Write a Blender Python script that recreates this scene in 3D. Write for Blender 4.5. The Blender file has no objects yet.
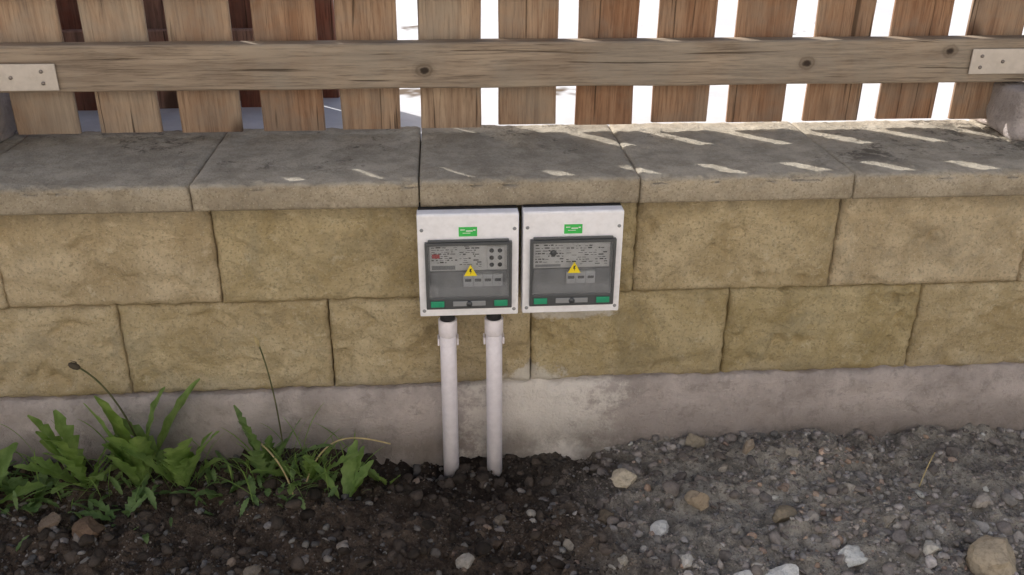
import bpy, bmesh, math, random
import numpy as np
from mathutils import Vector, Matrix, noise as mn
random.seed(7); rng=np.random.default_rng(7)
sc=bpy.context.scene
sc.view_settings.view_transform='Standard'; sc.view_settings.look='None'; sc.view_settings.exposure=0; sc.view_settings.gamma=1

# ---------------------------------------------------------------- helpers
def link(o,parent=None):
    sc.collection.objects.link(o)
    if parent is not None: o.parent=parent
    return o
def empty(name,loc=(0,0,0)):
    e=bpy.data.objects.new(name,None); e.location=loc; e.empty_display_size=.05
    return link(e)
def mesh_obj(name,verts,faces,mat,parent=None,smooth=False):
    me=bpy.data.meshes.new(name); me.from_pydata([tuple(v) for v in verts],[],[tuple(f) for f in faces]); me.update()
    if smooth:
        me.polygons.foreach_set('use_smooth',[True]*len(me.polygons))
    me.materials.append(mat)
    return link(bpy.data.objects.new(name,me),parent)
def bevel(o,w,seg=2):
    m=o.modifiers.new('bevel','BEVEL'); m.width=w; m.segments=seg; m.limit_method='ANGLE'; m.angle_limit=math.radians(40); m.harden_normals=False
    return o
def box(name,x0,x1,y0,y1,z0,z1,mat,parent=None,bw=0,seg=2):
    v=[(x0,y0,z0),(x1,y0,z0),(x1,y1,z0),(x0,y1,z0),(x0,y0,z1),(x1,y0,z1),(x1,y1,z1),(x0,y1,z1)]
    f=[(3,2,1,0),(4,5,6,7),(0,1,5,4),(1,2,6,5),(2,3,7,6),(3,0,4,7)]
    o=mesh_obj(name,v,f,mat,parent)
    if bw: bevel(o,bw,seg)
    return o
def tube(name,pts,radii,mat,parent=None,n=20,cap=True):
    vs=[];fs=[]
    pts=[Vector(p) for p in pts]
    if not hasattr(radii,'__len__'): radii=[radii]*len(pts)
    for i,p in enumerate(pts):
        t=(pts[min(i+1,len(pts)-1)]-pts[max(i-1,0)])
        if t.length<1e-9: t=Vector((0,0,1))
        t.normalize()
        a=t.cross(Vector((0,1,0.001)) if abs(t.y)<.9 else Vector((1,0,0))); a.normalize(); b=t.cross(a)
        for k in range(n):
            an=2*math.pi*k/n
            vs.append(p+(a*math.cos(an)+b*math.sin(an))*radii[i])
    for i in range(len(pts)-1):
        for k in range(n):
            fs.append((i*n+k,i*n+(k+1)%n,(i+1)*n+(k+1)%n,(i+1)*n+k))
    if cap:
        fs.append(tuple(range(n-1,-1,-1))); fs.append(tuple((len(pts)-1)*n+k for k in range(n)))
    return mesh_obj(name,vs,fs,mat,parent,True)
def nz(x,y,z): return mn.noise(Vector((x,y,z)))

# ---------------------------------------------------------------- node helper
class M:
    def __init__(s,name):
        s.m=bpy.data.materials.new(name); s.m.use_nodes=True; s.t=s.m.node_tree; s.n=s.t.nodes
        s.b=s.n['Principled BSDF']; s.out=s.n['Material Output']
        s.tc=s.n.new('ShaderNodeTexCoord'); s.P=s.tc.outputs['Object']
    def l(s,a,b): s.t.links.new(a,b)
    def set(s,sock,v):
        if isinstance(v,bpy.types.NodeSocket): s.l(v,sock)
        else: sock.default_value=v
    def map(s,scale=(1,1,1),loc=(0,0,0),vec=None):
        n=s.n.new('ShaderNodeMapping'); s.l(vec or s.P,n.inputs['Vector']); n.inputs['Scale'].default_value=scale; s.set(n.inputs['Location'],loc); return n.outputs[0]
    def noise(s,scale,detail=4,rough=.6,vec=None,dist=0):
        n=s.n.new('ShaderNodeTexNoise'); s.l(vec or s.P,n.inputs['Vector']); n.inputs['Scale'].default_value=scale; n.inputs['Detail'].default_value=detail; n.inputs['Roughness'].default_value=rough; n.inputs['Distortion'].default_value=dist
        return n.outputs['Fac']
    def vor(s,scale,vec=None,out='Distance',feat='F1'):
        n=s.n.new('ShaderNodeTexVoronoi'); n.feature=feat; s.l(vec or s.P,n.inputs['Vector']); n.inputs['Scale'].default_value=scale; return n.outputs[out]
    def ramp(s,fac,a,b,va=0.,vb=1.):
        n=s.n.new('ShaderNodeMapRange'); n.inputs['From Min'].default_value=a; n.inputs['From Max'].default_value=b; n.inputs['To Min'].default_value=va; n.inputs['To Max'].default_value=vb; n.interpolation_type='SMOOTHSTEP' ; s.l(fac,n.inputs['Value']); return n.outputs[0]
    def math(s,op,a,b=0.,c=None):
        n=s.n.new('ShaderNodeMath'); n.operation=op; s.set(n.inputs[0],a); s.set(n.inputs[1],b)
        if c is not None: s.set(n.inputs[2],c)
        return n.outputs[0]
    def mix(s,f,a,b,mode='MIX'):
        n=s.n.new('ShaderNodeMix'); n.data_type='RGBA'; n.blend_type=mode; s.set(n.inputs[0],f)
        for k,v in ((6,a),(7,b)):
            if isinstance(v,(tuple,list)): n.inputs[k].default_value=tuple(v)+(1,) if len(v)==3 else v
            else: s.l(v,n.inputs[k])
        return n.outputs[2]
    def hsv(s,col,h=.5,sa=1.,v=1.):
        n=s.n.new('ShaderNodeHueSaturation'); s.set(n.inputs['Hue'],h); s.set(n.inputs['Saturation'],sa); s.set(n.inputs['Value'],v); s.l(col,n.inputs['Color']); return n.outputs[0]
    def sep(s):
        n=s.n.new('ShaderNodeSeparateXYZ'); s.l(s.P,n.inputs[0]); return n.outputs
    def rnd(s): return s.n.new('ShaderNodeObjectInfo').outputs['Random']
    def bump(s,h,strength=.5,dist=.002,normal=None):
        n=s.n.new('ShaderNodeBump'); n.inputs['Strength'].default_value=strength; n.inputs['Distance'].default_value=dist; s.l(h,n.inputs['Height'])
        if normal is not None: s.l(normal,n.inputs['Normal'])
        return n.outputs[0]
    def fin(s,col,rough=.8,normal=None,spec=.3):
        if isinstance(col,(tuple,list)): s.b.inputs['Base Color'].default_value=tuple(col)+(1,)
        else: s.l(col,s.b.inputs['Base Color'])
        s.set(s.b.inputs['Roughness'],rough); s.b.inputs['Specular IOR Level'].default_value=spec
        if normal is not None: s.l(normal,s.b.inputs['Normal'])
        return s.m
def gauss(m,sock,c,w):
    d=m.math('ABSOLUTE',m.math('SUBTRACT',sock,c)); return m.ramp(d,w,0.)

def plain(name,col,rough=.5,spec=.4,metal=0,dust=0):
    m=M(name); n=m.noise(60,2); c=m.mix(m.ramp(n,.3,.7),tuple(v*.94 for v in col),tuple(min(1,v*1.04) for v in col))
    if dust:
        c=m.mix(m.math('MULTIPLY',m.ramp(m.noise(35,4,.8),.5,.75),dust),c,(.42,.36,.29))
    m.b.inputs['Metallic'].default_value=metal
    return m.fin(c,rough,None,spec)

# ---------------------------------------------------------------- materials
def offset_vec(m,r):
    off=m.n.new('ShaderNodeCombineXYZ')
    for i,k in enumerate((3.1,7.7,5.3)): m.l(m.math('MULTIPLY',r,k),off.inputs[i])
    va=m.n.new('ShaderNodeVectorMath'); m.l(m.P,va.inputs[0]); m.l(off.outputs[0],va.inputs[1]); return va.outputs[0]
def mat_block():
    m=M('split_face_concrete'); r=m.rnd(); X,Y,Z=m.sep(); v=offset_vec(m,r)
    big=m.noise(9,5,.7,v,.6); fine=m.noise(170,3,.7,v); mid=m.noise(30,5,.75,v)
    c=m.mix(m.ramp(big,.32,.68),(.52,.405,.22),(.74,.61,.385))
    c=m.mix(m.math('MULTIPLY',m.ramp(mid,.5,.68),.5),c,(.45,.37,.24))
    c=m.mix(m.math('MULTIPLY',m.ramp(mid,.44,.3),.5),c,(.83,.74,.54))
    c=m.mix(m.math('MULTIPLY',m.ramp(fine,.51,.66),.6),c,(.33,.265,.155))
    c=m.mix(m.math('MULTIPLY',m.ramp(m.vor(170,v),.2,.07),.55),c,(.85,.78,.63))
    grime=m.noise(4.5,5,.78,None,.5)
    c=m.mix(m.math('MULTIPLY',m.ramp(grime,.53,.66),.35),c,(.38,.335,.235))
    c=m.mix(m.math('MULTIPLY',m.math('MULTIPLY',m.ramp(Z,.06,-.01),m.ramp(big,.35,.65)),.5),c,(.44,.39,.31))
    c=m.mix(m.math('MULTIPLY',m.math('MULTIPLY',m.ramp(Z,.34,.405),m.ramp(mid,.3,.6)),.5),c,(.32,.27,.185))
    st=m.math('MULTIPLY',gauss(m,X,.24,.19),gauss(m,Z,.175,.06))
    st2=m.math('MULTIPLY',gauss(m,X,.17,.13),gauss(m,Z,-.01,.10))
    st=m.math('MAXIMUM',st,st2)
    st=m.ramp(m.math('ADD',m.math('MULTIPLY',st,.55),m.math('MULTIPLY',mid,.7)),.56,.70)
    c=m.mix(m.math('MULTIPLY',st,.8),c,(.9,.85,.77))
    c=m.hsv(c,m.ramp(r,0,1,.495,.504),m.ramp(r,0,1,.88,1.05),m.ramp(r,0,1,1.05,.9))
    h=m.math('ADD',m.noise(75,5,.8,v),m.math('MULTIPLY',fine,.5))
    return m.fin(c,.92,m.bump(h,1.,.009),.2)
def mat_cap():
    m=M('cap_concrete'); r=m.rnd(); X,Y,Z=m.sep()
    n9=m.noise(9,5,.65); fine=m.noise(220,3,.7)
    c=m.mix(m.ramp(n9,.32,.68),(.37,.31,.225),(.57,.49,.37))
    c=m.mix(m.math('MULTIPLY',m.ramp(fine,.5,.66),.6),c,(.24,.20,.145))
    c=m.mix(m.math('MULTIPLY',m.ramp(m.vor(150),.2,.06),.55),c,(.76,.70,.59))
    top=m.ramp(Z,.450,.459)
    c=m.mix(m.math('MULTIPLY',top,.6),c,m.mix(m.ramp(m.noise(20,5,.75),.35,.65),(.32,.295,.25),(.56,.52,.445)))
    n45=m.noise(38,5,.82)
    d=m.math('ADD',m.math('MULTIPLY',n45,.75),m.math('MULTIPLY',m.noise(4,3),.7))
    d=m.math('ADD',d,m.ramp(X,.5,1.,0.,.04))
    d=m.math('MULTIPLY',m.math('MULTIPLY',m.ramp(d,.78,.89),top),m.ramp(Y,-.04,.06))
    c=m.mix(m.math('MULTIPLY',d,.75),c,(.095,.083,.066))
    lo=m.math('MULTIPLY',m.ramp(Z,.448,.408),m.ramp(n45,.3,.6))
    c=m.mix(m.math('MULTIPLY',lo,.5),c,(.24,.20,.145))
    c=m.hsv(c,.5,1.,m.ramp(r,0,1,.92,1.08))
    h=m.math('ADD',m.noise(100,5,.78),m.math('MULTIPLY',fine,.6))
    return m.fin(c,.92,m.bump(h,1.,.005),.2)
def mat_footing():
    m=M('footing_concrete'); X,Y,Z=m.sep()
    n6=m.noise(6,5,.7); n30=m.noise(28,5,.78)
    c=m.mix(m.ramp(n6,.32,.68),(.37,.325,.305),(.57,.505,.48))
    c=m.mix(m.math('MULTIPLY',m.ramp(n30,.5,.66),.55),c,(.28,.245,.225))
    w=gauss(m,X,.18,.36)
    w=m.ramp(m.math('ADD',m.math('MULTIPLY',w,.4),m.math('MULTIPLY',n30,.7)),.53,.69)
    c=m.mix(m.math('MULTIPLY',w,.75),c,(.87,.82,.76))
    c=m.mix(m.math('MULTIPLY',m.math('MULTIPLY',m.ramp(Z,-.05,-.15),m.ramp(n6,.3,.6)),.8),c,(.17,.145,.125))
    h=m.math('ADD',n30,m.math('MULTIPLY',m.noise(200,3,.7),.4))
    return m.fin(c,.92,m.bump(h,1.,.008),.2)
def mat_wood(name,axis,ca,cb,cc,knots=(),grey=.3):
    m=M(name); r=m.rnd(); X,Y,Z=m.sep(); v=offset_vec(m,r)
    s=(1.2,14,14) if axis=='x' else (14,14,1.2)
    s2=(5,110,110) if axis=='x' else (110,110,5)
    g=m.noise(2.2,4,.6,m.map(s,vec=v),1.2); g2=m.noise(2,4,.75,m.map(s2,vec=v))
    c=m.mix(m.ramp(g,.3,.7),ca,cb)
    c=m.mix(m.math('MULTIPLY',m.ramp(g2,.45,.66),.6),c,cc)
    c=m.mix(m.math('MULTIPLY',m.ramp(m.noise(6,4,.7,v),.40,.64),grey),c,(.31,.27,.215))
    ks=(3.2,7,7) if axis=='x' else (7,7,3.2)
    if axis=='z':
        vd=m.math('ADD',m.vor(1.,m.map(ks,vec=v)),m.math('MULTIPLY',g2,.06))
        c=m.mix(m.math('MULTIPLY',m.ramp(vd,.24,.12),.85),c,(.095,.05,.028))
    for (kx,kz,kr) in knots:
        dx=m.math('SUBTRACT',X,kx); dz=m.math('SUBTRACT',Z,kz)
        d=m.math('SQRT',m.math('ADD',m.math('MULTIPLY',dx,m.math('MULTIPLY',dx,.6)),m.math('MULTIPLY',dz,dz)))
        d=m.math('ADD',d,m.math('MULTIPLY',m.noise(70,2),.008))
        ring=m.math('SINE',m.math('MULTIPLY',d,900.))
        f=m.ramp(d,kr*2.,kr*.9); c=m.mix(m.math('MULTIPLY',f,m.ramp(ring,-1,1,.45,.75)),c,(.10,.06,.034))
        c=m.mix(m.ramp(d,kr*1.0,kr*.6),c,(.045,.028,.018))
    c=m.hsv(c,m.ramp(r,0,1,.490,.508),m.ramp(r,0,1,1.05,.75),m.ramp(r,0,1,.78,1.1))
    s3=(1.6,60,60) if axis=='x' else (60,60,1.6)
    cr=m.ramp(m.noise(1.6,2,.5,m.map(s3,vec=v),.6),.36,.30)
    c=m.mix(m.math('MULTIPLY',cr,.75),c,(.05,.032,.02))
    h=m.math('SUBTRACT',g2,cr)
    return m.fin(c,.8,m.bump(h,.75,.0022),.25)
def mat_soil():
    m=M('soil'); X,Y,Z=m.sep()
    reg=m.ramp(m.math('ADD',X,m.math('MULTIPLY',m.math('SUBTRACT',m.noise(5,4,.6),.5),.8)),.06,.58)
    n26=m.noise(24,5,.75); n150=m.noise(130,4,.75)
    dk=m.mix(m.ramp(n26,.32,.68),(.046,.033,.026),(.16,.12,.092))
    lt=m.mix(m.ramp(n26,.32,.68),(.27,.25,.22),(.52,.485,.43))
    c=m.mix(reg,dk,lt)
    c=m.mix(m.math('MULTIPLY',m.ramp(n150,.50,.68),.55),c,(.065,.052,.041))
    fp=m.math('MULTIPLY',m.ramp(m.vor(120),.26,.14),m.ramp(m.noise(12,2),.4,.6)); c=m.mix(m.math('MULTIPLY',fp,.45),c,(.46,.43,.38))
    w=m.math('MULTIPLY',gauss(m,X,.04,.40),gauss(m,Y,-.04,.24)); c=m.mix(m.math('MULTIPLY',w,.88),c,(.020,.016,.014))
    c=m.mix(m.math('MULTIPLY',m.ramp(Y,-.65,-1.0),.92),c,(.62,.57,.50))  # yard out of view made pale to bounce sunlight onto the wall
    h=m.math('ADD',m.noise(60,5,.8),m.math('MULTIPLY',n150,.5))
    return m.fin(c,.95,m.bump(h,1.,.012),.15)
def mat_stone():
    m=M('stone_chips'); a=m.n.new('ShaderNodeAttribute'); a.attribute_name='Col'
    n=m.noise(120,4,.75)
    c=m.mix(m.math('MULTIPLY',m.ramp(n,.42,.68),.6),a.outputs['Color'],m.hsv(a.outputs['Color'],.5,1.1,.5))
    return m.fin(c,.9,m.bump(n,.8,.003),.2)
def mat_pave():
    m=M('pale_gravel'); c=m.mix(m.ramp(m.noise(4,5,.7),.35,.65),(.60,.61,.63),(.74,.75,.78))
    c=m.mix(m.ramp(m.noise(2.2,4,.7),.62,.68),c,(.16,.12,.085))
    return m.fin(c,.9,m.bump(m.noise(90,4,.7),.5,.003),.2)
def mat_leaf(name,a,b):
    m=M(name); c=m.mix(m.ramp(m.noise(30,3,.6),.35,.65),a,b)
    m.fin(c,.5,m.bump(m.noise(180,2),.5,.0015),.4)
    tr=m.n.new('ShaderNodeBsdfTranslucent'); m.l(m.hsv(c,.49,1.1,1.5),tr.inputs['Color'])
    mx=m.n.new('ShaderNodeMixShader'); mx.inputs[0].default_value=.35; m.l(m.b.outputs[0],mx.inputs[1]); m.l(tr.outputs[0],mx.inputs[2]); m.l(mx.outputs[0],m.out.inputs['Surface']); return m.m
def mat_smoke():
    m=M('smoked_clear_plastic'); t=m.n.new('ShaderNodeBsdfTransparent'); t.inputs['Color'].default_value=(.84,.85,.87,1)
    g=m.n.new('ShaderNodeBsdfGlossy'); g.inputs['Roughness'].default_value=.05; g.inputs['Color'].default_value=(1,1,1,1)
    d=m.n.new('ShaderNodeBsdfDiffuse'); d.inputs['Color'].default_value=(.6,.62,.65,1)
    fr=m.n.new('ShaderNodeFresnel'); fr.inputs['IOR'].default_value=1.4
    X,Y,Z=m.sep()
    haze=m.math('ADD',m.ramp(m.noise(30,4,.8),.35,.7,.0,.07),m.ramp(Z,.080,.050,0.,.16))  # pale haze put into the pane's colour, imitating reflection low down
    a=m.n.new('ShaderNodeMixShader'); m.l(haze,a.inputs[0]); m.l(t.outputs[0],a.inputs[1]); m.l(d.outputs[0],a.inputs[2])
    b=m.n.new('ShaderNodeMixShader'); m.l(fr.outputs[0],b.inputs[0]); m.l(a.outputs[0],b.inputs[1]); m.l(g.outputs[0],b.inputs[2]); m.l(b.outputs[0],m.out.inputs['Surface']); return m.m

BLK=mat_block(); CAP=mat_cap(); FOOT=mat_footing(); SOIL=mat_soil(); STONE=mat_stone(); PAVE=mat_pave()
PICK=mat_wood('picket_wood','z',(.33,.185,.10),(.50,.325,.195),(.18,.10,.058),grey=.5)
RAILM=mat_wood('rail_wood','x',(.25,.17,.11),(.39,.28,.185),(.12,.08,.05),[(-.032,.600,.013),(.735,.607,.012),(1.03,.628,.011)],grey=.4)
OLDW=mat_wood('old_board_wood','z',(.24,.10,.06),(.42,.20,.12),(.11,.055,.035),grey=.25)
DARK=plain('joint_dark',(.09,.075,.055),.95,.1)
WHITE=plain('enclosure_plastic',(.93,.925,.96),.42,.4,0,.08)
PIPE=plain('conduit_plastic',(.92,.87,.92),.4,.4,0,.12)
BLACK=plain('black_rubber',(.025,.025,.027),.6,.3)
GREYR=plain('door_rim_plastic',(.075,.08,.085),.3,.5)
GREEN=plain('green_label',(.05,.55,.10),.4,.4)
LATCH=plain('green_latch',(.02,.33,.17),.35,.5)
YEL=plain('warning_yellow',(.95,.75,.02),.5,.4)
PAPER=plain('label_paper',(.88,.87,.84),.6,.3)
MODG=plain('breaker_grey',(.30,.31,.32),.5,.4)
BRK=plain('breaker_light_grey',(.70,.71,.72),.5,.4)
PRINT=plain('label_print',(.04,.04,.04),.6,.2)
RED=plain('switch_red',(.6,.03,.03),.5,.4)
STEEL=plain('galvanised_steel',(.58,.52,.46),.5,.5,.3,.3)
SCREW=plain('screw_metal',(.25,.22,.2),.4,.5,.8)
SMOKE=mat_smoke()
LEAF=mat_leaf('dandelion_leaf',(.16,.26,.065),(.26,.38,.12))
LEAF2=mat_leaf('weed_leaf',(.11,.19,.06),(.21,.31,.12))
STALK=mat_leaf('dry_stalk',(.50,.42,.22),(.65,.56,.32))
GSTALK=mat_leaf('green_stalk',(.11,.12,.05),(.17,.17,.08))
PLASTER=plain('cream_plaster',(.82,.80,.75),.9,.2)
ROOFT=plain('roof_tile',(.25,.1,.06),.8,.2)
GLASS=plain('window_glass',(.05,.06,.07),.08,.6)

# ---------------------------------------------------------------- retaining wall
wall=empty('retaining_wall')
def make_block(name,x0,x1,z0,z1,seed,dense=True,yf=0.):
    nx,nzz=(96,50) if dense else (24,12)
    xs=np.linspace(x0,x1,nx); zs=np.linspace(z0,z1,nzz)
    V=[]
    for j,z in enumerate(zs):
        for i,x in enumerate(xs):
            d=min(x-x0,x1-x,z-z0,z1-z)
            xx=x; zz=z
            e=.0026
            if i in(0,nx-1): xx=x+e*nz(seed*3.1,z*60,1)
            if j in(0,nzz-1): zz=z+e*nz(x*60,seed*2.7,5)
            k=max(0,1-d/.014)
            y=yf+.008*k*k
            a=min(1,d/.02)
            n=nz(x*9+seed,z*11,seed*.7)*.012+nz(x*28,z*32+seed,seed)*.007+nz(x*75,z*80,seed*1.3)*.003
            n-=max(0,nz(x*16+seed*5,z*20,seed)-.10)*.028*(.6+nz(x*60,z*60,seed+3))
            y-= n*(.35+.65*a)-(abs(nz(x*45,z*45,seed+9))*.008*k)
            V.append((xx,y,zz))
    F=[]
    for j in range(nzz-1):
        for i in range(nx-1):
            a=j*nx+i; F.append((a,a+1,a+nx+1,a+nx))
    ring=[i for i in range(nx)]+[j*nx+nx-1 for j in range(1,nzz)]+[(nzz-1)*nx+i for i in range(nx-2,-1,-1)]+[j*nx for j in range(nzz-2,0,-1)]
    b=len(V)
    for r in ring: V.append((V[r][0],.15,V[r][2]))
    L=len(ring)
    for k in range(L): F.append((ring[k],b+k,b+(k+1)%L,ring[(k+1)%L]))
    return mesh_obj(name,V,F,BLK,wall,True)
gp=.0015
ZJ=.1971; ZT=.4075
def row(x0,z0,z1,r):
    for k in range(-9,12):
        xa=x0+.4*k
        dense=(-1.3<xa<1.5)
        make_block('block_%d_%d'%(r,k+9),xa+gp,xa+.4-gp,z0+gp*.8,z1-gp*.8,r*31+k*1.7+.3,dense,yf=.001*math.sin(k*7+r))
row(-.6316,0.,ZJ,0)
row(-.4307,ZJ,ZT,1)
box('wall_core',-4.3,4.9,.048,.28,-.3,.407,DARK,wall)

def make_cap(name,x0,x1,seed,dense=True):
    yF=-.060+.002*math.sin(seed*3); yB=.292; zb=.4095; zt=.4595+.0012*math.sin(seed*5)
    prof=[]
    r=.008
    nt=44 if dense else 10
    for t in np.linspace(0,1,nt): prof.append((yB+(yF+r-yB)*t,zt))
    for a in (22,45,68,90): prof.append((yF+r-r*math.sin(math.radians(a)),zt-r+r*math.cos(math.radians(a))))
    for t in np.linspace(0.1,1,12): prof.append((yF,zt-r+(zb+.004-zt+r)*t))
    prof.append((yF+.004,zb)); prof.append((.02,zb)); prof.append((yB,zb))
    nx=110 if dense else 20
    xs=np.linspace(x0,x1,nx); V=[];n=len(prof)
    for i,x in enumerate(xs):
        ed=min(x-x0,x1-x); k=max(0,1-ed/.006)
        for (y,z) in prof:
            q=nz(x*14+seed,y*14,z*14)*.003+nz(x*50,y*50+seed,z*50)*.003+nz(x*110,y*110,z*110)*.0018
            edge=1 if (y<yF+.012 and z>zt-.012) else 0
            q2=edge*max(0,nz(x*28+seed*3,y*8,2)-.02)*.014
            yy=y; zz=z
            if z>zb+.001:
                if y<yF+.01: yy=y-q+k*.003+q2*.6
                if z>zt-.01: zz=z+q*.6-k*.003-q2
            V.append((x,yy,zz))
    F=[]
    for i in range(nx-1):
        for j in range(n):
            a=i*n+j;b=i*n+(j+1)%n; F.append((a,b,b+n,a+n))
    F.append(tuple(range(n-1,-1,-1))); F.append(tuple((nx-1)*n+j for j in range(n)))
    return mesh_obj(name,V,F,CAP,wall,True)
for k in range(-9,12):
    xa=-.444+.4*k
    make_cap('cap_slab_%d'%(k+9),xa+.0014,xa+.4-.0014,k*2.3+.5,-1.3<xa<1.5)

# footing
V=[];F=[];nx=520
xs=np.concatenate([np.linspace(-4.3,-1.35,40),np.linspace(-1.3,1.6,nx),np.linspace(1.65,4.9,40)])
rows=28
for x in xs:
    lip=-.002+.007*(1/(1+math.exp(-(x-.12)*25)))+.005*nz(x*6,3,1)+.006*nz(x*30,8,1)
    V.append((x,.06,lip-.001));V.append((x,.002,lip))
    for j in range(rows):
        z=lip-.002-j/(rows-1)*.30
        fy=-.009-.008*j/rows
        y=fy+ (0.006 if j==0 else (.002 if j==1 else 0)) - (nz(x*5,z*7,4)*.008+nz(x*22,z*24,7)*.006+nz(x*70,z*70,2)*.003)
        V.append((x,y,z))
n=rows+2
for i in range(len(xs)-1):
    for j in range(n-1):
        a=i*n+j; F.append((a,a+n,a+n+1,a+1))
mesh_obj('footing',V,[f[::-1] for f in F],FOOT,wall,True)

# ---------------------------------------------------------------- ground
def gz(x,y):
    yy=max(-1.,min(0,y))
    near=math.exp(-((y+.02)/.22)**2)
    b=-.142-.048*math.exp(-((x-.06)/.22)**2)*near-.018*min(1,-yy/.5)
    b+=.014*near*(nz(x*3,1.7,2))
    fade=1/(1+max(0,-y-1.)*.6)
    n=nz(x*5,y*6,0)*.022+nz(x*16,y*18,3)*.020+nz(x*45,y*48,5)*.013
    if -1.3<y: n+=nz(x*110,y*110,8)*.006+abs(nz(x*70+4,y*70,8))*.004
    return b+n*fade
def graded(a,b,step,far,ratio):
    c=list(np.arange(a,b+step*.5,step)); s=step; l=c[0];left=[]
    while l>-far: s*=ratio; l-=s; left.append(l)
    s=step; r=c[-1];right=[]
    while r<far: s*=ratio; r+=s; right.append(r)
    return left[::-1]+c+right
gx=graded(-1.15,1.45,.0042,120,1.22)
s=.0042; gy=[.02]; y=.02
while y>-.62: y-=s; gy.append(y)
while y>-120: s*=1.22; y-=s; gy.append(y)
V=[(x,y,gz(x,y)) for y in gy for x in gx]; n=len(gx)
F=[(j*n+i,(j+1)*n+i,(j+1)*n+i+1,j*n+i+1) for j in range(len(gy)-1) for i in range(n-1)]
mesh_obj('ground',V,F,SOIL,None,True)

# stones -------------------------------------------------------------
def ico(sub):
    bm=bmesh.new(); bmesh.ops.create_icosphere(bm,subdivisions=sub,radius=1.)
    v=np.array([a.co[:] for a in bm.verts]); f=np.array([[q.index for q in a.verts] for a in bm.faces]); bm.free(); return v,f
def rock_shape(v,seed,ang=6):
    r=np.random.default_rng(seed); o=v.copy()
    for _ in range(ang):
        d=r.normal(size=3); d/=np.linalg.norm(d); h=r.uniform(.45,.85)
        s=o@d; m=s>h; o[m]-=np.outer(s[m]-h,d)
    o*=1+r.normal(size=(len(o),1))*.03
    return o
def stone_mass(name,n,sub,smin,smax,power,colf,area,sink=.35,dens=None,seed=1):
    r=np.random.default_rng(seed); base,f=ico(sub); shapes=[rock_shape(base,seed*100+i,8) for i in range(16)]
    VV=[];FF=[];CC=[];o=0;c=0
    while c<n:
        x=r.uniform(area[0],area[1]); y=r.uniform(area[2],area[3])
        if dens and r.random()>dens(x,y): continue
        s=smin+(smax-smin)*r.random()**power
        sh=shapes[r.integers(16)]*np.array([1,r.uniform(.5,1),r.uniform(.35,.8)])*s
        a,b=r.uniform(0,6.28),r.normal()*.4
        R=np.array(Matrix.Rotation(a,3,'Z')@Matrix.Rotation(b,3,'X'))
        p=sh@R.T+np.array([x,y,gz(x,y)+s*(.5-sink)*.6])
        VV.append(p);FF.append(f+o);o+=len(p)
        CC.append(np.tile(np.append(colf(x,y,r),1.),(len(p),1)));c+=1
    VV=np.concatenate(VV);FF=np.concatenate(FF);CC=np.concatenate(CC)
    me=bpy.data.meshes.new(name); me.vertices.add(len(VV)); me.vertices.foreach_set('co',VV.ravel())
    me.loops.add(FF.size); me.loops.foreach_set('vertex_index',FF.ravel().astype(np.int32))
    me.polygons.add(len(FF)); me.polygons.foreach_set('loop_start',np.arange(0,FF.size,3,dtype=np.int32)); me.polygons.foreach_set('loop_total',np.full(len(FF),3,dtype=np.int32))
    me.update(calc_edges=True); me.validate()
    ca=me.color_attributes.new('Col','FLOAT_COLOR','POINT'); ca.data.foreach_set('color',CC.ravel())
    me.materials.append(STONE); return link(bpy.data.objects.new(name,me))
def regf(x,y):
    t=(x+.30*nz(x*4,y*4,9)-.06)/.50; return max(0,min(1,t))
def stone_col(x,y,r):
    t=regf(x,y); v=r.uniform(.07,.26)*(1-t)+r.uniform(.24,.52)*t
    if r.random()<.07: v*=1.5
    w=r.uniform(.80,.94); c=np.array([v,v*(w+.08 if w<.87 else w+.03),v*w])
    if r.random()<.12: c=c*np.array([1.1,.9,.76])
    return np.clip(c,0,.7)
def crumb_col(x,y,r):
    t=regf(x,y); v=r.uniform(.035,.13)*(1-t)+r.uniform(.20,.46)*t
    return np.array([v,v*(.80+.1*t),v*(.66+.18*t)])
A=(-1.1,1.4,-.6,-.012)
def dens(x,y): return (.5+.5*regf(x,y))*max(.2,min(1,.55+nz(x*3.3,y*4,11)*1.6))
stone_mass('gravel',6000,2,.002,.0125,3.0,stone_col,A,sink=.45,dens=dens,seed=3)
stone_mass('soil_crumbs',20000,1,.0012,.0055,2.0,crumb_col,A,sink=.2,seed=4)
stone_mass('soil_clods',1800,2,.005,.021,2.0,lambda x,y,r: crumb_col(x,y,r)*.85,A,sink=.5,dens=lambda x,y:1.1-.6*regf(x,y),seed=9)
stone_mass('rubble',160,3,.009,.020,1.8,stone_col,A,sink=.4,dens=lambda x,y:(.15+.85*regf(x,y))*(1 if y<-.12 else .35),seed=12)
ri=0
base,fc=ico(3)
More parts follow.
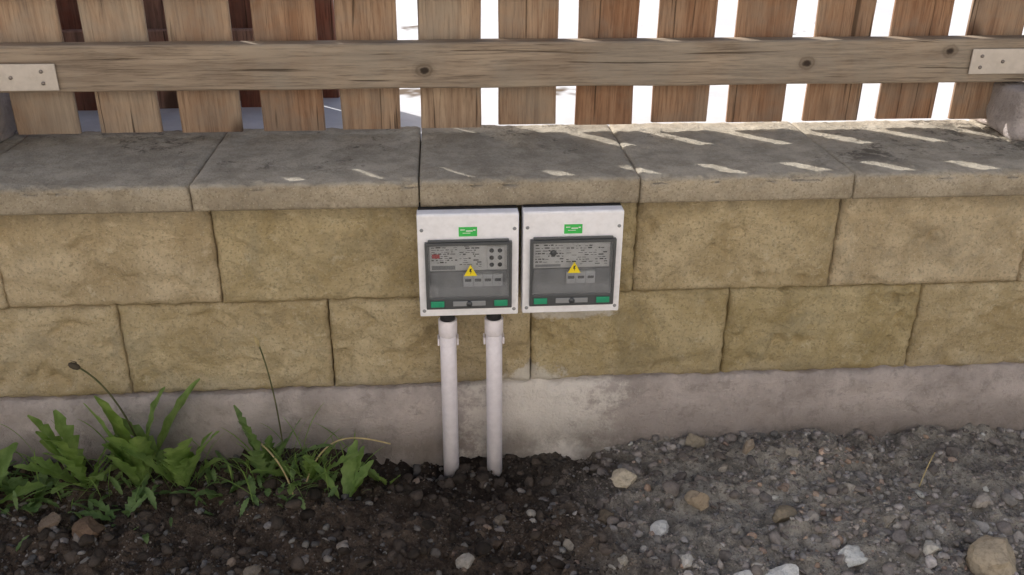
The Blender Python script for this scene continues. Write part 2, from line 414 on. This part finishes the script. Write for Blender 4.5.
for (x,y,sx,sy,sz,col,rot) in [
 (.350,-.140,.032,.022,.018,(.56,.49,.38),.3),(.472,-.232,.021,.024,.028,(.38,.31,.23),1.2),(.515,-.038,.024,.018,.024,(.31,.27,.21),.5),
 (.615,-.085,.014,.012,.02,(.35,.29,.23),.9),(.725,-.372,.036,.022,.018,(.78,.79,.76),.2),(.388,-.280,.020,.016,.012,(.70,.70,.68),.7),
 (.575,-.418,.040,.02,.016,(.74,.74,.72),.1),(.50,-.422,.024,.018,.014,(.68,.68,.66),.6),(.975,-.405,.055,.04,.038,(.50,.42,.31),.4),
 (.868,-.375,.022,.016,.014,(.58,.56,.51),1.),(.63,-.27,.024,.018,.016,(.31,.26,.19),.3),(.70,-.105,.015,.012,.012,(.4,.36,.3),.2),
 (.022,-.355,.020,.016,.014,(.38,.35,.31),.8),(.93,-.18,.016,.012,.01,(.42,.38,.33),.1),(.55,-.13,.014,.012,.011,(.38,.34,.29),.9),
 (.41,-.395,.016,.012,.012,(.62,.6,.56),.9),(-.66,-.235,.036,.030,.026,(.17,.115,.08),.5),(-.745,-.21,.028,.022,.02,(.20,.155,.12),.5),
 (-.55,-.405,.024,.018,.014,(.36,.33,.29),.5),(.21,-.31,.016,.012,.012,(.3,.27,.23),.2),(.30,-.38,.012,.012,.01,(.38,.35,.3),.2),
 (.82,-.30,.02,.014,.012,(.4,.36,.3),.6),(.78,-.21,.014,.011,.01,(.48,.44,.39),.6),(-.2,-.3,.013,.01,.01,(.3,.26,.23),.6),(.09,-.23,.014,.012,.01,(.18,.15,.12),.6),
 (.35,-.33,.012,.01,.01,(.6,.57,.52),.6),(.29,-.24,.02,.016,.014,(.15,.12,.09),.6),(-.35,-.36,.018,.014,.012,(.2,.17,.14),.6),(1.02,-.27,.022,.016,.014,(.45,.41,.37),.6)]:
    sh=rock_shape(base,500+ri,11)
    sh=sh*(1+np.array([[.10*nz(p[0]*2.5+ri,p[1]*2.5,p[2]*2.5)+.05*nz(p[0]*7,p[1]*7+ri,p[2]*7)] for p in sh]))
    R=np.array(Matrix.Rotation(rot,3,'Z')@Matrix.Rotation(.15*math.sin(ri*2.3),3,'X'))
    p=(sh*np.array([sx,sy,sz])*1.08)@R.T+np.array([x,y,gz(x,y)+sz*.35])
    o=mesh_obj('stone' ,p,fc,STONE,None,False)
    ca=o.data.color_attributes.new('Col','FLOAT_COLOR','POINT'); ca.data.foreach_set('color',np.tile(np.append(np.array(col),1.),(len(p),1)).ravel()); ri+=1

# ---------------------------------------------------------------- upper terrace
V=[];F=[]
xs=graded(-4,4,.2,120,1.5); ys=[.285]+[.285+.1*1.25**k*(k+1)*.5 for k in range(1,26)]
for y in ys:
    for x in xs: V.append((x,y,.43+.006*nz(x*2,y*2,1)))
n=len(xs)
F=[(j*n+i,j*n+i+1,(j+1)*n+i+1,(j+1)*n+i) for j in range(len(ys)-1) for i in range(n-1)]
mesh_obj('upper_pavement',V,F,PAVE,None,True)

# ---------------------------------------------------------------- fence
fence=empty('picket_fence')
def plank(name,x0,x1,y0,y1,z0,z1,mat,parent,seed,axis='z',wob=.0012):
    V=[];F=[];N=40
    b=.003
    for i in range(N+1):
        t=i/N
        if axis=='z':
            z=z0+(z1-z0)*t; L=x0+wob*nz(z*6,seed,1)*2; Rr=x1+wob*nz(z*6,seed,4)*2; dy=wob*nz(z*3,seed,7)
            pts=[(L+b,y0+dy),(Rr-b,y0+dy),(Rr,y0+b+dy),(Rr,y1-b+dy),(Rr-b,y1+dy),(L+b,y1+dy),(L,y1-b+dy),(L,y0+b+dy)]
            V+=[(p[0],p[1],z) for p in pts]
        else:
            x=x0+(x1-x0)*t; L=z0+wob*nz(x*5,seed,1); Rr=z1+wob*nz(x*5,seed,4); dy=wob*nz(x*3,seed,7)
            pts=[(y0+dy,L+b),(y0+b+dy,L),(y1-b+dy,L),(y1+dy,L+b),(y1+dy,Rr-b),(y1-b+dy,Rr),(y0+b+dy,Rr),(y0+dy,Rr-b)]
            V+=[(x,p[0],p[1]) for p in pts]
    for i in range(N):
        for k in range(8): F.append((i*8+k,i*8+(k+1)%8,(i+1)*8+(k+1)%8,(i+1)*8+k))
    F.append(tuple(range(7,-1,-1))); F.append(tuple(N*8+k for k in range(8)))
    o=mesh_obj(name,V,F,mat,parent); 
    bm=bmesh.new(); bm.from_mesh(o.data); bmesh.ops.recalc_face_normals(bm,faces=bm.faces); bm.to_mesh(o.data); bm.free()
    return o
for k in range(-24,25):
    xl=-.043+.1605*k+random.uniform(-.003,.003); w=.1205+random.uniform(-.003,.003)
    zb=(.476 if k>=1 else .470)+random.uniform(-.003,.003)
    plank('picket_%d'%(k+24),xl,xl+w,.2390,.2510,zb,.925,PICK,fence,k*3.3,wob=.0012)
plank('rail_lower',-.93,1.35,.197,.2370,.564,.652,RAILM,fence,4.,'x',.002)
plank('rail_lower_left',-3.6,-.935,.197,.2370,.564,.652,RAILM,fence,8.,'x',.002)
plank('rail_lower_right',1.355,3.9,.197,.2370,.564,.652,RAILM,fence,9.,'x',.002)
plank('rail_upper',-3.6,3.9,.197,.2370,.742,.83,RAILM,fence,14.,'x',.002)
def plate(name,x0,x1,z0,z1,dx):
    box(name,x0,x1,.1910,.1945,z0,z1,STEEL,fence,.0012)
    w=x1-x0
    for i,(u,v) in enumerate([(.30,.3),(.30,.72),(.62,.5),(.88,.28),(.88,.72)]):
        if dx<0: u=1-u
        x=x0+w*u; z=z0+(z1-z0)*v
        tube(name+'_screw_%d'%i,[(x,.193,z),(x,.1890,z),(x,.1880,z)],[.0035,.0035,.0025],SCREW,fence,12)
plate('rail_plate_left',-.95,-.728,.569,.620,1)
plate('rail_plate_right',1.075,1.25,.582,.633,-1)

def stone_block(name,x0,x1,y0,y1,z0,z1,seed):
    bm=bmesh.new(); bmesh.ops.create_cube(bm,size=1.); bmesh.ops.subdivide_edges(bm,edges=bm.edges,cuts=16,use_grid_fill=True)
    for v in bm.verts:
        c=v.co; d=Vector((x0+(c.x+.5)*(x1-x0),y0+(c.y+.5)*(y1-y0),z0+(c.z+.5)*(z1-z0)))
        e=sorted([.5-abs(c.x),.5-abs(c.y),.5-abs(c.z)]); k=max(0,.06-e[1])/.06*.006
        ctr=Vector(((x0+x1)/2,(y0+y1)/2,(z0+z1)/2)); nrm=(d-ctr).normalized()
        d-=nrm*k; d+=nrm*(nz(d.x*20+seed,d.y*20,d.z*20)*.009+nz(d.x*60,d.y*60+seed,d.z*60)*.004)
        v.co=d
    me=bpy.data.meshes.new(name); bm.to_mesh(me); bm.free(); me.polygons.foreach_set('use_smooth',[True]*len(me.polygons)); me.materials.append(FOOT); return link(bpy.data.objects.new(name,me))
stone_block('stone_post',-1.12,-.868,.12,.40,.456,.558,1)
stone_block('stone_post',1.165,1.42,.13,.40,.456,.558,2)

# old boards stacked behind the fence on the left
bs=empty('board_stack')
for layer,(yy,x) in enumerate(((.56,-2.3),(.64,-2.36))):  # second row added, staggered to block sun leaking through the gaps
    i=0
    while x<-.34:
        w=random.uniform(.08,.14)
        y=yy+random.uniform(0,.05); h=1.10+random.uniform(-.05,.1)
        plank('board_%d_%d'%(layer,i),x,min(x+w,-.25),y,y+.022,.425,h,OLDW,bs,40.+i+layer*30)
        x+=w+random.choice([.002,.006,.02]); i+=1
plank('cross_batten',-2.3,-.3,.535,.557,.55,.62,OLDW,bs,90.,'x')

# ---------------------------------------------------------------- enclosures
def frame_mesh(name,ox0,ox1,oz0,oz1,ix0,ix1,iz0,iz1,y0,y1,mat,parent,bw):
    V=[];
    for y in (y0,y1):
        V+=[(ox0,y,oz0),(ox1,y,oz0),(ox1,y,oz1),(ox0,y,oz1),(ix0,y,iz0),(ix1,y,iz0),(ix1,y,iz1),(ix0,y,iz1)]
    F=[]
    for k in range(4):
        a,b=k,(k+1)%4
        F.append((a,b,b+4,a+4)); F.append((a+8,a+12,b+12,b+8)); F.append((a,a+8,b+8,b)); F.append((a+4,b+4,b+12,a+12))
    o=mesh_obj(name,V,F,mat,parent); bm=bmesh.new(); bm.from_mesh(o.data); bmesh.ops.recalc_face_normals(bm,faces=bm.faces); bm.to_mesh(o.data); bm.free()
    if bw: bevel(o,bw,3)
    return o
W=.1825; Hh=.203
def enclosure(x0,zb,variant):
    e=empty('electrical_enclosure',(x0,0,zb))
    box('base_body',.003,W-.003,-.0565,-.008,.003,Hh-.003,WHITE,e,.004,3)
    frame_mesh('lid',0,W,0,Hh,.016,W-.016,.022,Hh-.056,-.090,-.0575,WHITE,e,.0035)
    box('module_cover',.0165,W-.0165,-.080,-.0755,.0225,Hh-.0565,MODG,e)
    dx0,dx1,dz0,dz1=.0125,W-.0125,.018,Hh-.052
    frame_mesh('door_rim',dx0,dx1,dz0,dz1,dx0+.0055,dx1-.0055,dz0+.024,dz1-.0065,-.0985,-.0905,GREYR,e,.002)
    box('door_pane',dx0+.0050,dx1-.0050,-.0972,-.0954,dz0+.0235,dz1-.006,SMOKE,e)
    box('door_top_hinge',dx0+.006,dx1-.006,-.097,-.0905,dz1+.0004,dz1+.004,GREYR,e,.001)
    for i,xx in enumerate((dx0+.008,dx1-.033)):
        box('latch_%d'%i,xx,xx+.025,-.1015,-.0987,dz0+.006,dz0+.018,LATCH,e,.0012)
    box('latch_plate',W/2-.030,W/2+.030,-.1005,-.0987,dz0+.007,dz0+.017,MODG,e,.002)
    tube('lock',[(W/2,-.0986,dz0+.012),(W/2,-.1025,dz0+.012)],.0055,GREYR,e,20)
    lx0,lx1=.021,W-.021; zt=Hh-.062; yl=-.0808
    box('wiring_label',lx0,lx1,yl,yl+.0006,zt-.052,zt-.001,PAPER,e)
    r=random.Random(variant+10)
    def prints(tag,px0,px1,rows,step,z0_,prob):
        for i in range(rows):
            z=z0_-i*step; x=px0
            while x<px1-.003:
                w=r.uniform(.002,.010)
                if r.random()<prob: box('print_%s_%d'%(tag,i),x,min(x+w,px1),yl-.0004,yl-.0001,z,z+r.choice([.0008,.0014,.0022]),PRINT,e)
                x+=w+r.uniform(.001,.004)
    if variant==1:
        prints('a',lx0+.003,lx0+.050,8,.0042,zt-.007,.75)
        prints('b',lx0+.054,lx0+.094,11,.0040,zt-.005,.6)
        box('label_field',lx0+.003,lx0+.046,yl-.0004,yl-.0001,zt-.050,zt-.042,MODG,e)
        box('label_red_mark',lx0+.004,lx0+.018,yl-.0008,yl-.0005,zt-.027,zt-.019,RED,e)
        box('socket_panel',lx1-.036,lx1-.004,yl-.004,yl-.0009,zt-.050,zt-.004,PAPER,e,.001)
        for i in range(2):
            for j in range(3):
                tube('socket_%d%d'%(i,j),[(lx1-.028+i*.015,yl-.0041,zt-.012-j*.014),(lx1-.028+i*.015,yl-.0054,zt-.012-j*.014)],.0042,BLACK if (i+j)%2 else GREYR,e,12)
    else:
        prints('a',lx0+.003,lx0+.055,7,.0055,zt-.008,.8)
        prints('b',lx0+.060,lx1-.004,9,.0045,zt-.010,.55)
        box('label_field',lx0+.003,lx0+.050,yl-.0006,yl-.0003,zt-.050,zt-.045,MODG,e)
        tube('dial',[(lx0+.036,yl-.0009,zt-.022),(lx0+.036,yl-.0025,zt-.022)],.006,GREYR,e,16)
    box('breaker_cover',lx0,lx1,yl-.003,yl+.0004,zt-.084,zt-.0535,MODG,e,.001)
    n_=4 if variant==1 else 3
    for i in range(n_):
        xx=lx0+.060+i*.0182
        box('breaker_%d'%i,xx,xx+.0176,yl-.010,yl-.0033,zt-.081,zt-.0570,BRK,e,.0008)
        box('toggle_%d'%i,xx+.003,xx+.0146,yl-.0125,yl-.0103,zt-.070,zt-.065,GREYR,e,.0006)
    c=W/2+.003; z0=Hh-.052-.066; s=.024
    V=[(c-s/2,-.0975,z0),(c+s/2,-.0975,z0),(c,-.0975,z0+s*.92),(c-s/2,-.0979,z0),(c+s/2,-.0979,z0),(c,-.0979,z0+s*.92)]
    mesh_obj('warning_triangle',V,[(3,4,5),(0,2,1),(0,1,4,3),(1,2,5,4),(2,0,3,5)],YEL,e)
    V=[(c-.0012,-.0983,z0+.014),(c+.003,-.0983,z0+.0155),(c+.0006,-.0983,z0+.0103),(c+.0024,-.0983,z0+.0103),(c-.0006,-.0983,z0+.003),(c+.0002,-.0983,z0+.0086),(c-.0022,-.0983,z0+.0086)]
    mesh_obj('warning_bolt',V,[(6,5,4,3,2,1,0)[::-1]],BLACK,e)
    box('green_sticker',W/2-.017,W/2+.016,-.0906,-.0902,Hh-.043,Hh-.025,GREEN,e)
    for i,(a_,b_,c_,d_) in enumerate([(-.014,-.006,-.031,-.0295),(-.004,.008,-.0335,-.0315),(-.010,.004,-.037,-.036),(.009,.013,-.032,-.030)]):
        box('sticker_print_%d'%i,W/2+a_,W/2+b_,-.0909,-.0907,Hh+c_,Hh+d_,PAPER,e)
    for i,(u,v) in enumerate([(.008,Hh-.03),(W-.008,Hh-.03),(.008,.012),(W-.008,.012)]):
        tube('lid_screw_%d'%i,[(u,-.0895,v),(u,-.0907,v)],[.0036,.0032],MODG,e,14)
    box('foam_strip',.002,W-.002,-.066,-.03,Hh-.0025,Hh+.0018,BLACK,e,.001)
    return e
e1=enclosure(-.0495,.2055,1)
e2=enclosure(.1405,.2065,2)
def conduit(x,y,zb,lean=0):
    e=empty('cable_conduit',(x,y,0)); zt=.175
    tube('pipe',[(0,0,zt),(lean*.5,0,zt*.4),(lean,0,zb)],.0160,PIPE,e,32)
    tube('coupler',[(0,0,zt+.002),(0,0,zt+.001),(0,0,zt-.030),(0,0,zt-.032)],[.0167,.0181,.0181,.0165],PIPE,e,32)
    tube('gland',[(0,0,.2075),(0,0,.198),(0,0,.1975),(0,0,.190),(0,0,.1895),(0,0,.175)],[.016,.016,.0135,.0135,.0145,.0145],BLACK,e,24)
    box('clip_base',-.013,.013,.0165,-y-.004,zt-.055,zt-.040,PIPE,e,.002)
    for i,sx in enumerate((-1,1)):
        box('clip_arm_%d'%i,sx*.0185-.002,sx*.0185+.002,-.004,.018,zt-.055,zt-.040,PIPE,e,.0015)
    return e
conduit(.001,-.046,-.24,0)
conduit(.090,-.046,-.24,.001)

# ---------------------------------------------------------------- weeds
def leaf(V,F,base,az,el,L,Wd,curl,lobes,seed,fold=.25,twist=0):
    N=28; p=Vector(base); e=el; pts=[]
    for i in range(N+1):
        t=i/N; d=Vector((math.cos(az)*math.cos(e),math.sin(az)*math.cos(e),math.sin(e)))
        pts.append((p.copy(),d)); p=p+d*(L/N); e-=curl/N*(.3+1.4*t*t); az+=twist/N
    o=len(V)
    for i,(q,d) in enumerate(pts):
        t=i/N; w=Wd*.5*(math.sin(math.pi*min(1,t**1.25*.94+.03))**.8)
        if t<.08: w=Wd*.07
        wl=wr=w
        if lobes and t<.84:
            wl=w*(.45+.75*((t*lobes+.15*nz(seed,t*3,0))%1.)); wr=w*(.45+.75*((t*lobes+.3+.15*nz(seed,t*3,5))%1.))
        elif not lobes:
            wl=w*(1+.16*math.sin(t*34+seed)); wr=w*(1+.16*math.sin(t*31+seed*2))
        side=d.cross(Vector((0,0,1))); 
        if side.length<1e-3: side=Vector((1,0,0))
        side.normalize(); up=side.cross(d)
        wv=nz(seed,t*5,2)*.2
        for k in (-1,-.5,0,.5,1):
            ww=wl if k<0 else wr
            V.append(q+side*ww*k+up*(abs(k)*ww*fold+.2*ww*nz(seed+k*2,t*11,3)+wv*ww*k))
    for i in range(N):
        for k in range(4):
            a=o+i*5+k; F.append((a,a+1,a+6,a+5))
def rosette(name,x,y,n,L,Wd,lobes,mat,el=(.5,1.3),azr=(0,6.28),curl=(.6,1.6),seed=0):
    r=random.Random(seed); V=[];F=[]
    for i in range(n):
        az=r.uniform(*azr); le=L*r.uniform(.5,1.1)
        b=(x+math.cos(az)*.008,min(y+math.sin(az)*.008,-.03),gz(x,y)-.004)
        leaf(V,F,b,az,r.uniform(*el),le,Wd*r.uniform(.7,1.15),r.uniform(*curl),lobes,seed*10+i,twist=r.uniform(-.5,.5))
    for v in V:
        if v[1]>-.026: v[1]=-.026+.05*(v[1]+.026)
    return mesh_obj(name,V,F,mat,None,True)
PI=math.pi
LF=(PI*.85,PI*2.15)
rosette('dandelion_plant',-.71,-.10,14,.185,.042,6,LEAF,(.8,1.5),LF,(.2,1.1),1)
rosette('dandelion_plant',-.615,-.085,8,.235,.052,0,LEAF,(1.15,1.52),LF,(.1,.8),2)
rosette('dandelion_plant',-.53,-.10,11,.19,.042,6,LEAF,(.9,1.5),LF,(.2,1.0),3)
rosette('broad_leaf_weed',-.81,-.12,6,.10,.036,0,LEAF2,(.2,1.2),(0,6.28),(.4,1.3),4)
rosette('broad_leaf_weed',-.885,-.14,7,.12,.036,0,LEAF,(.3,1.4),(0,6.28),(.4,1.3),5)
rosette('thistle_plant',-.365,-.085,12,.17,.030,7,LEAF2,(.8,1.5),LF,(.2,1.1),6)
rosette('thistle_plant',-.285,-.10,11,.14,.028,7,LEAF,(.6,1.5),LF,(.2,1.2),7)
rosette('broad_leaf_weed',-.21,-.16,5,.11,.028,0,LEAF,(.8,1.4),(0,6.28),(.3,1.0),8)
rosette('broad_leaf_weed',-.13,-.09,4,.08,.022,0,LEAF,(.6,1.3),(0,6.28),(.4,1.2),9)
rosette('broad_leaf_weed',-.44,-.14,5,.07,.026,0,LEAF2,(.2,1.1),(0,6.28),(.5,1.4),10)
rosette('broad_leaf_weed',-.62,-.20,6,.08,.022,5,LEAF2,(.2,1.0),(0,6.28),(.5,1.4),11)
V=[];F=[];r=random.Random(5)
for i in range(180):
    x=r.choice([r.gauss(-.60,.10),r.gauss(-.33,.06),r.gauss(-.86,.05)]); y=-abs(r.gauss(.08,.05))-.03
    leaf(V,F,(x,y,gz(x,y)-.002),r.uniform(0,6.28),r.uniform(.3,1.4),r.uniform(.02,.06),r.uniform(.006,.016),r.uniform(.3,1.5),0,i)
mesh_obj('ground_cover_plants',V,F,LEAF2,None,True)
V=[];F=[]
for i in range(120):
    x=r.choice([r.gauss(-.6,.14),r.gauss(-.3,.06)]); y=-abs(r.gauss(.06,.04))-.03
    leaf(V,F,(x,y,gz(x,y)-.002),r.uniform(PI*.8,PI*2.2),r.uniform(.7,1.5),r.uniform(.05,.16),.003,r.uniform(.2,1.5),0,i+300)
mesh_obj('grass_tuft',V,F,LEAF,None,True)
def bez(p0,p1,p2,p3,n=24):
    p0,p1,p2,p3=map(Vector,(p0,p1,p2,p3)); o=[]
    for i in range(n+1):
        t=i/n; o.append(p0*(1-t)**3+p1*3*t*(1-t)**2+p2*3*t*t*(1-t)+p3*t**3)
    return o
ds=empty('dandelion_stalk')
pts=bez((-.60,-.08,-.14),(-.60,-.08,-.03),(-.65,-.05,.06),(-.700,-.05,.097)); tube('stem',pts,[.0018]*25,GSTALK,ds,8)
sv,sf=ico(2); mesh_obj('closed_head',[(a[0]*.011-.708,a[1]*.007-.05,a[2]*.007+.101-a[0]*.004) for a in sv],sf,DARK,ds,True)
for i,a in enumerate((-.5,0,.5)):
    tube('sepal_%d'%i,[(-.699,-.05,.096),(-.704,-.052+a*.006,.104+a*.010),(-.712,-.055,.110+a*.012)],[.0012,.0012,.0003],DARK,ds,6)
gs=empty('grass_stalk'); tube('stem',bez((-.335,-.06,-.14),(-.335,-.055,-.04),(-.345,-.04,.06),(-.364,-.035,.130)),[.0015]*25,GSTALK,gs,6)
tube('seed_head',[(-.362,-.036,.122),(-.366,-.035,.134),(-.370,-.035,.147)],[.001,.004,.001],STALK,gs,8)
dr=empty('dry_stalk')
tube('stem_a',bez((-.30,-.17,-.165),(-.31,-.15,-.08),(-.35,-.12,-.06),(-.37,-.10,-.055)),.0018,STALK,dr,6)
tube('stem_b',bez((-.29,-.13,-.15),(-.25,-.10,-.03),(-.2,-.08,-.055),(-.12,-.07,-.09)),.0017,STALK,dr,6)
tube('twig',bez((.93,-.20,-.15),(.94,-.19,-.13),(.95,-.18,-.11),(.965,-.17,-.09)),.0012,STALK,empty('twig_stick'),6)

# ---------------------------------------------------------------- unseen house added behind the camera to bounce sunlight onto the wall
h=empty('house_bounce_reflector')
hy=-5.2
box('walls',-7,8,hy-8,hy,-.3,5.4,PLASTER,h)
V=[(-7.4,hy+.5,5.25),(8.4,hy+.5,5.25),(8.4,hy-8.5,5.25),(-7.4,hy-8.5,5.25),(-7.4,hy-4,8.6),(8.4,hy-4,8.6)]
mesh_obj('roof',V,[(0,1,5,4),(2,3,4,5),(0,4,3),(1,2,5),(3,2,1,0)],ROOFT,h)
for fl,z in enumerate((.8,3.5)):
    for i,x in enumerate((-5.5,-2.7,2.6,5.6)):
        box('window_%d%d'%(fl,i),x,x+1.2,hy+.005,hy+.02,z,z+1.3,GLASS,h)
        frame_mesh('window_frame_%d%d'%(fl,i),x-.08,x+1.28,z-.08,z+1.38,x+.003,x+1.197,z+.003,z+1.297,hy+.022,hy+.06,WHITE,h,0)
        box('window_mullion_%d%d'%(fl,i),x+.57,x+.63,hy+.022,hy+.05,z+.004,z+1.296,WHITE,h)
box('door',0,1.,hy+.004,hy+.05,-.25,1.9,ROOFT,h)
frame_mesh('door_frame',-.1,1.1,-.3,2.,.002,.998,-.25,1.902,hy+.003,hy+.09,WHITE,h,0)

# ---------------------------------------------------------------- camera, light
yaw,pit,rol,f=.0781,.4464,.0075,931.7
Fv=Vector((math.sin(yaw)*math.cos(pit),math.cos(yaw)*math.cos(pit),-math.sin(pit)))
Rv=Vector((math.cos(yaw),-math.sin(yaw),0)); Uv=Rv.cross(Fv)
R2=Rv*math.cos(rol)+Uv*math.sin(rol); U2=-Rv*math.sin(rol)+Uv*math.cos(rol)
cam=bpy.data.cameras.new('camera'); co=link(bpy.data.objects.new('camera',cam))
Mx=Matrix((R2,U2,-Fv)).transposed().to_4x4(); Mx.translation=Vector((0,-1.6384,1.0047)); co.matrix_world=Mx
cam.sensor_width=36; cam.lens=f/1024*36; cam.clip_start=.02; cam.clip_end=1000; sc.camera=co
el=math.radians(36); az=math.radians(-45)
s=Vector((math.sin(az)*math.cos(el),math.cos(az)*math.cos(el),math.sin(el)))
sun=bpy.data.lights.new('sun','SUN'); sun.energy=5; sun.angle=math.radians(.5); sun.color=(1,.97,.92)
so=link(bpy.data.objects.new('sun',sun)); so.rotation_euler=s.to_track_quat('Z','Y').to_euler()
w=bpy.data.worlds.new('World'); sc.world=w; w.use_nodes=True
sk=w.node_tree.nodes.new('ShaderNodeTexSky'); sk.sky_type='NISHITA'; sk.sun_disc=False; sk.sun_elevation=el; sk.sun_rotation=az; sk.dust_density=4.; sk.ozone_density=.6
bg=w.node_tree.nodes['Background']; bg.inputs[1].default_value=.15; w.node_tree.links.new(sk.outputs[0],bg.inputs[0])
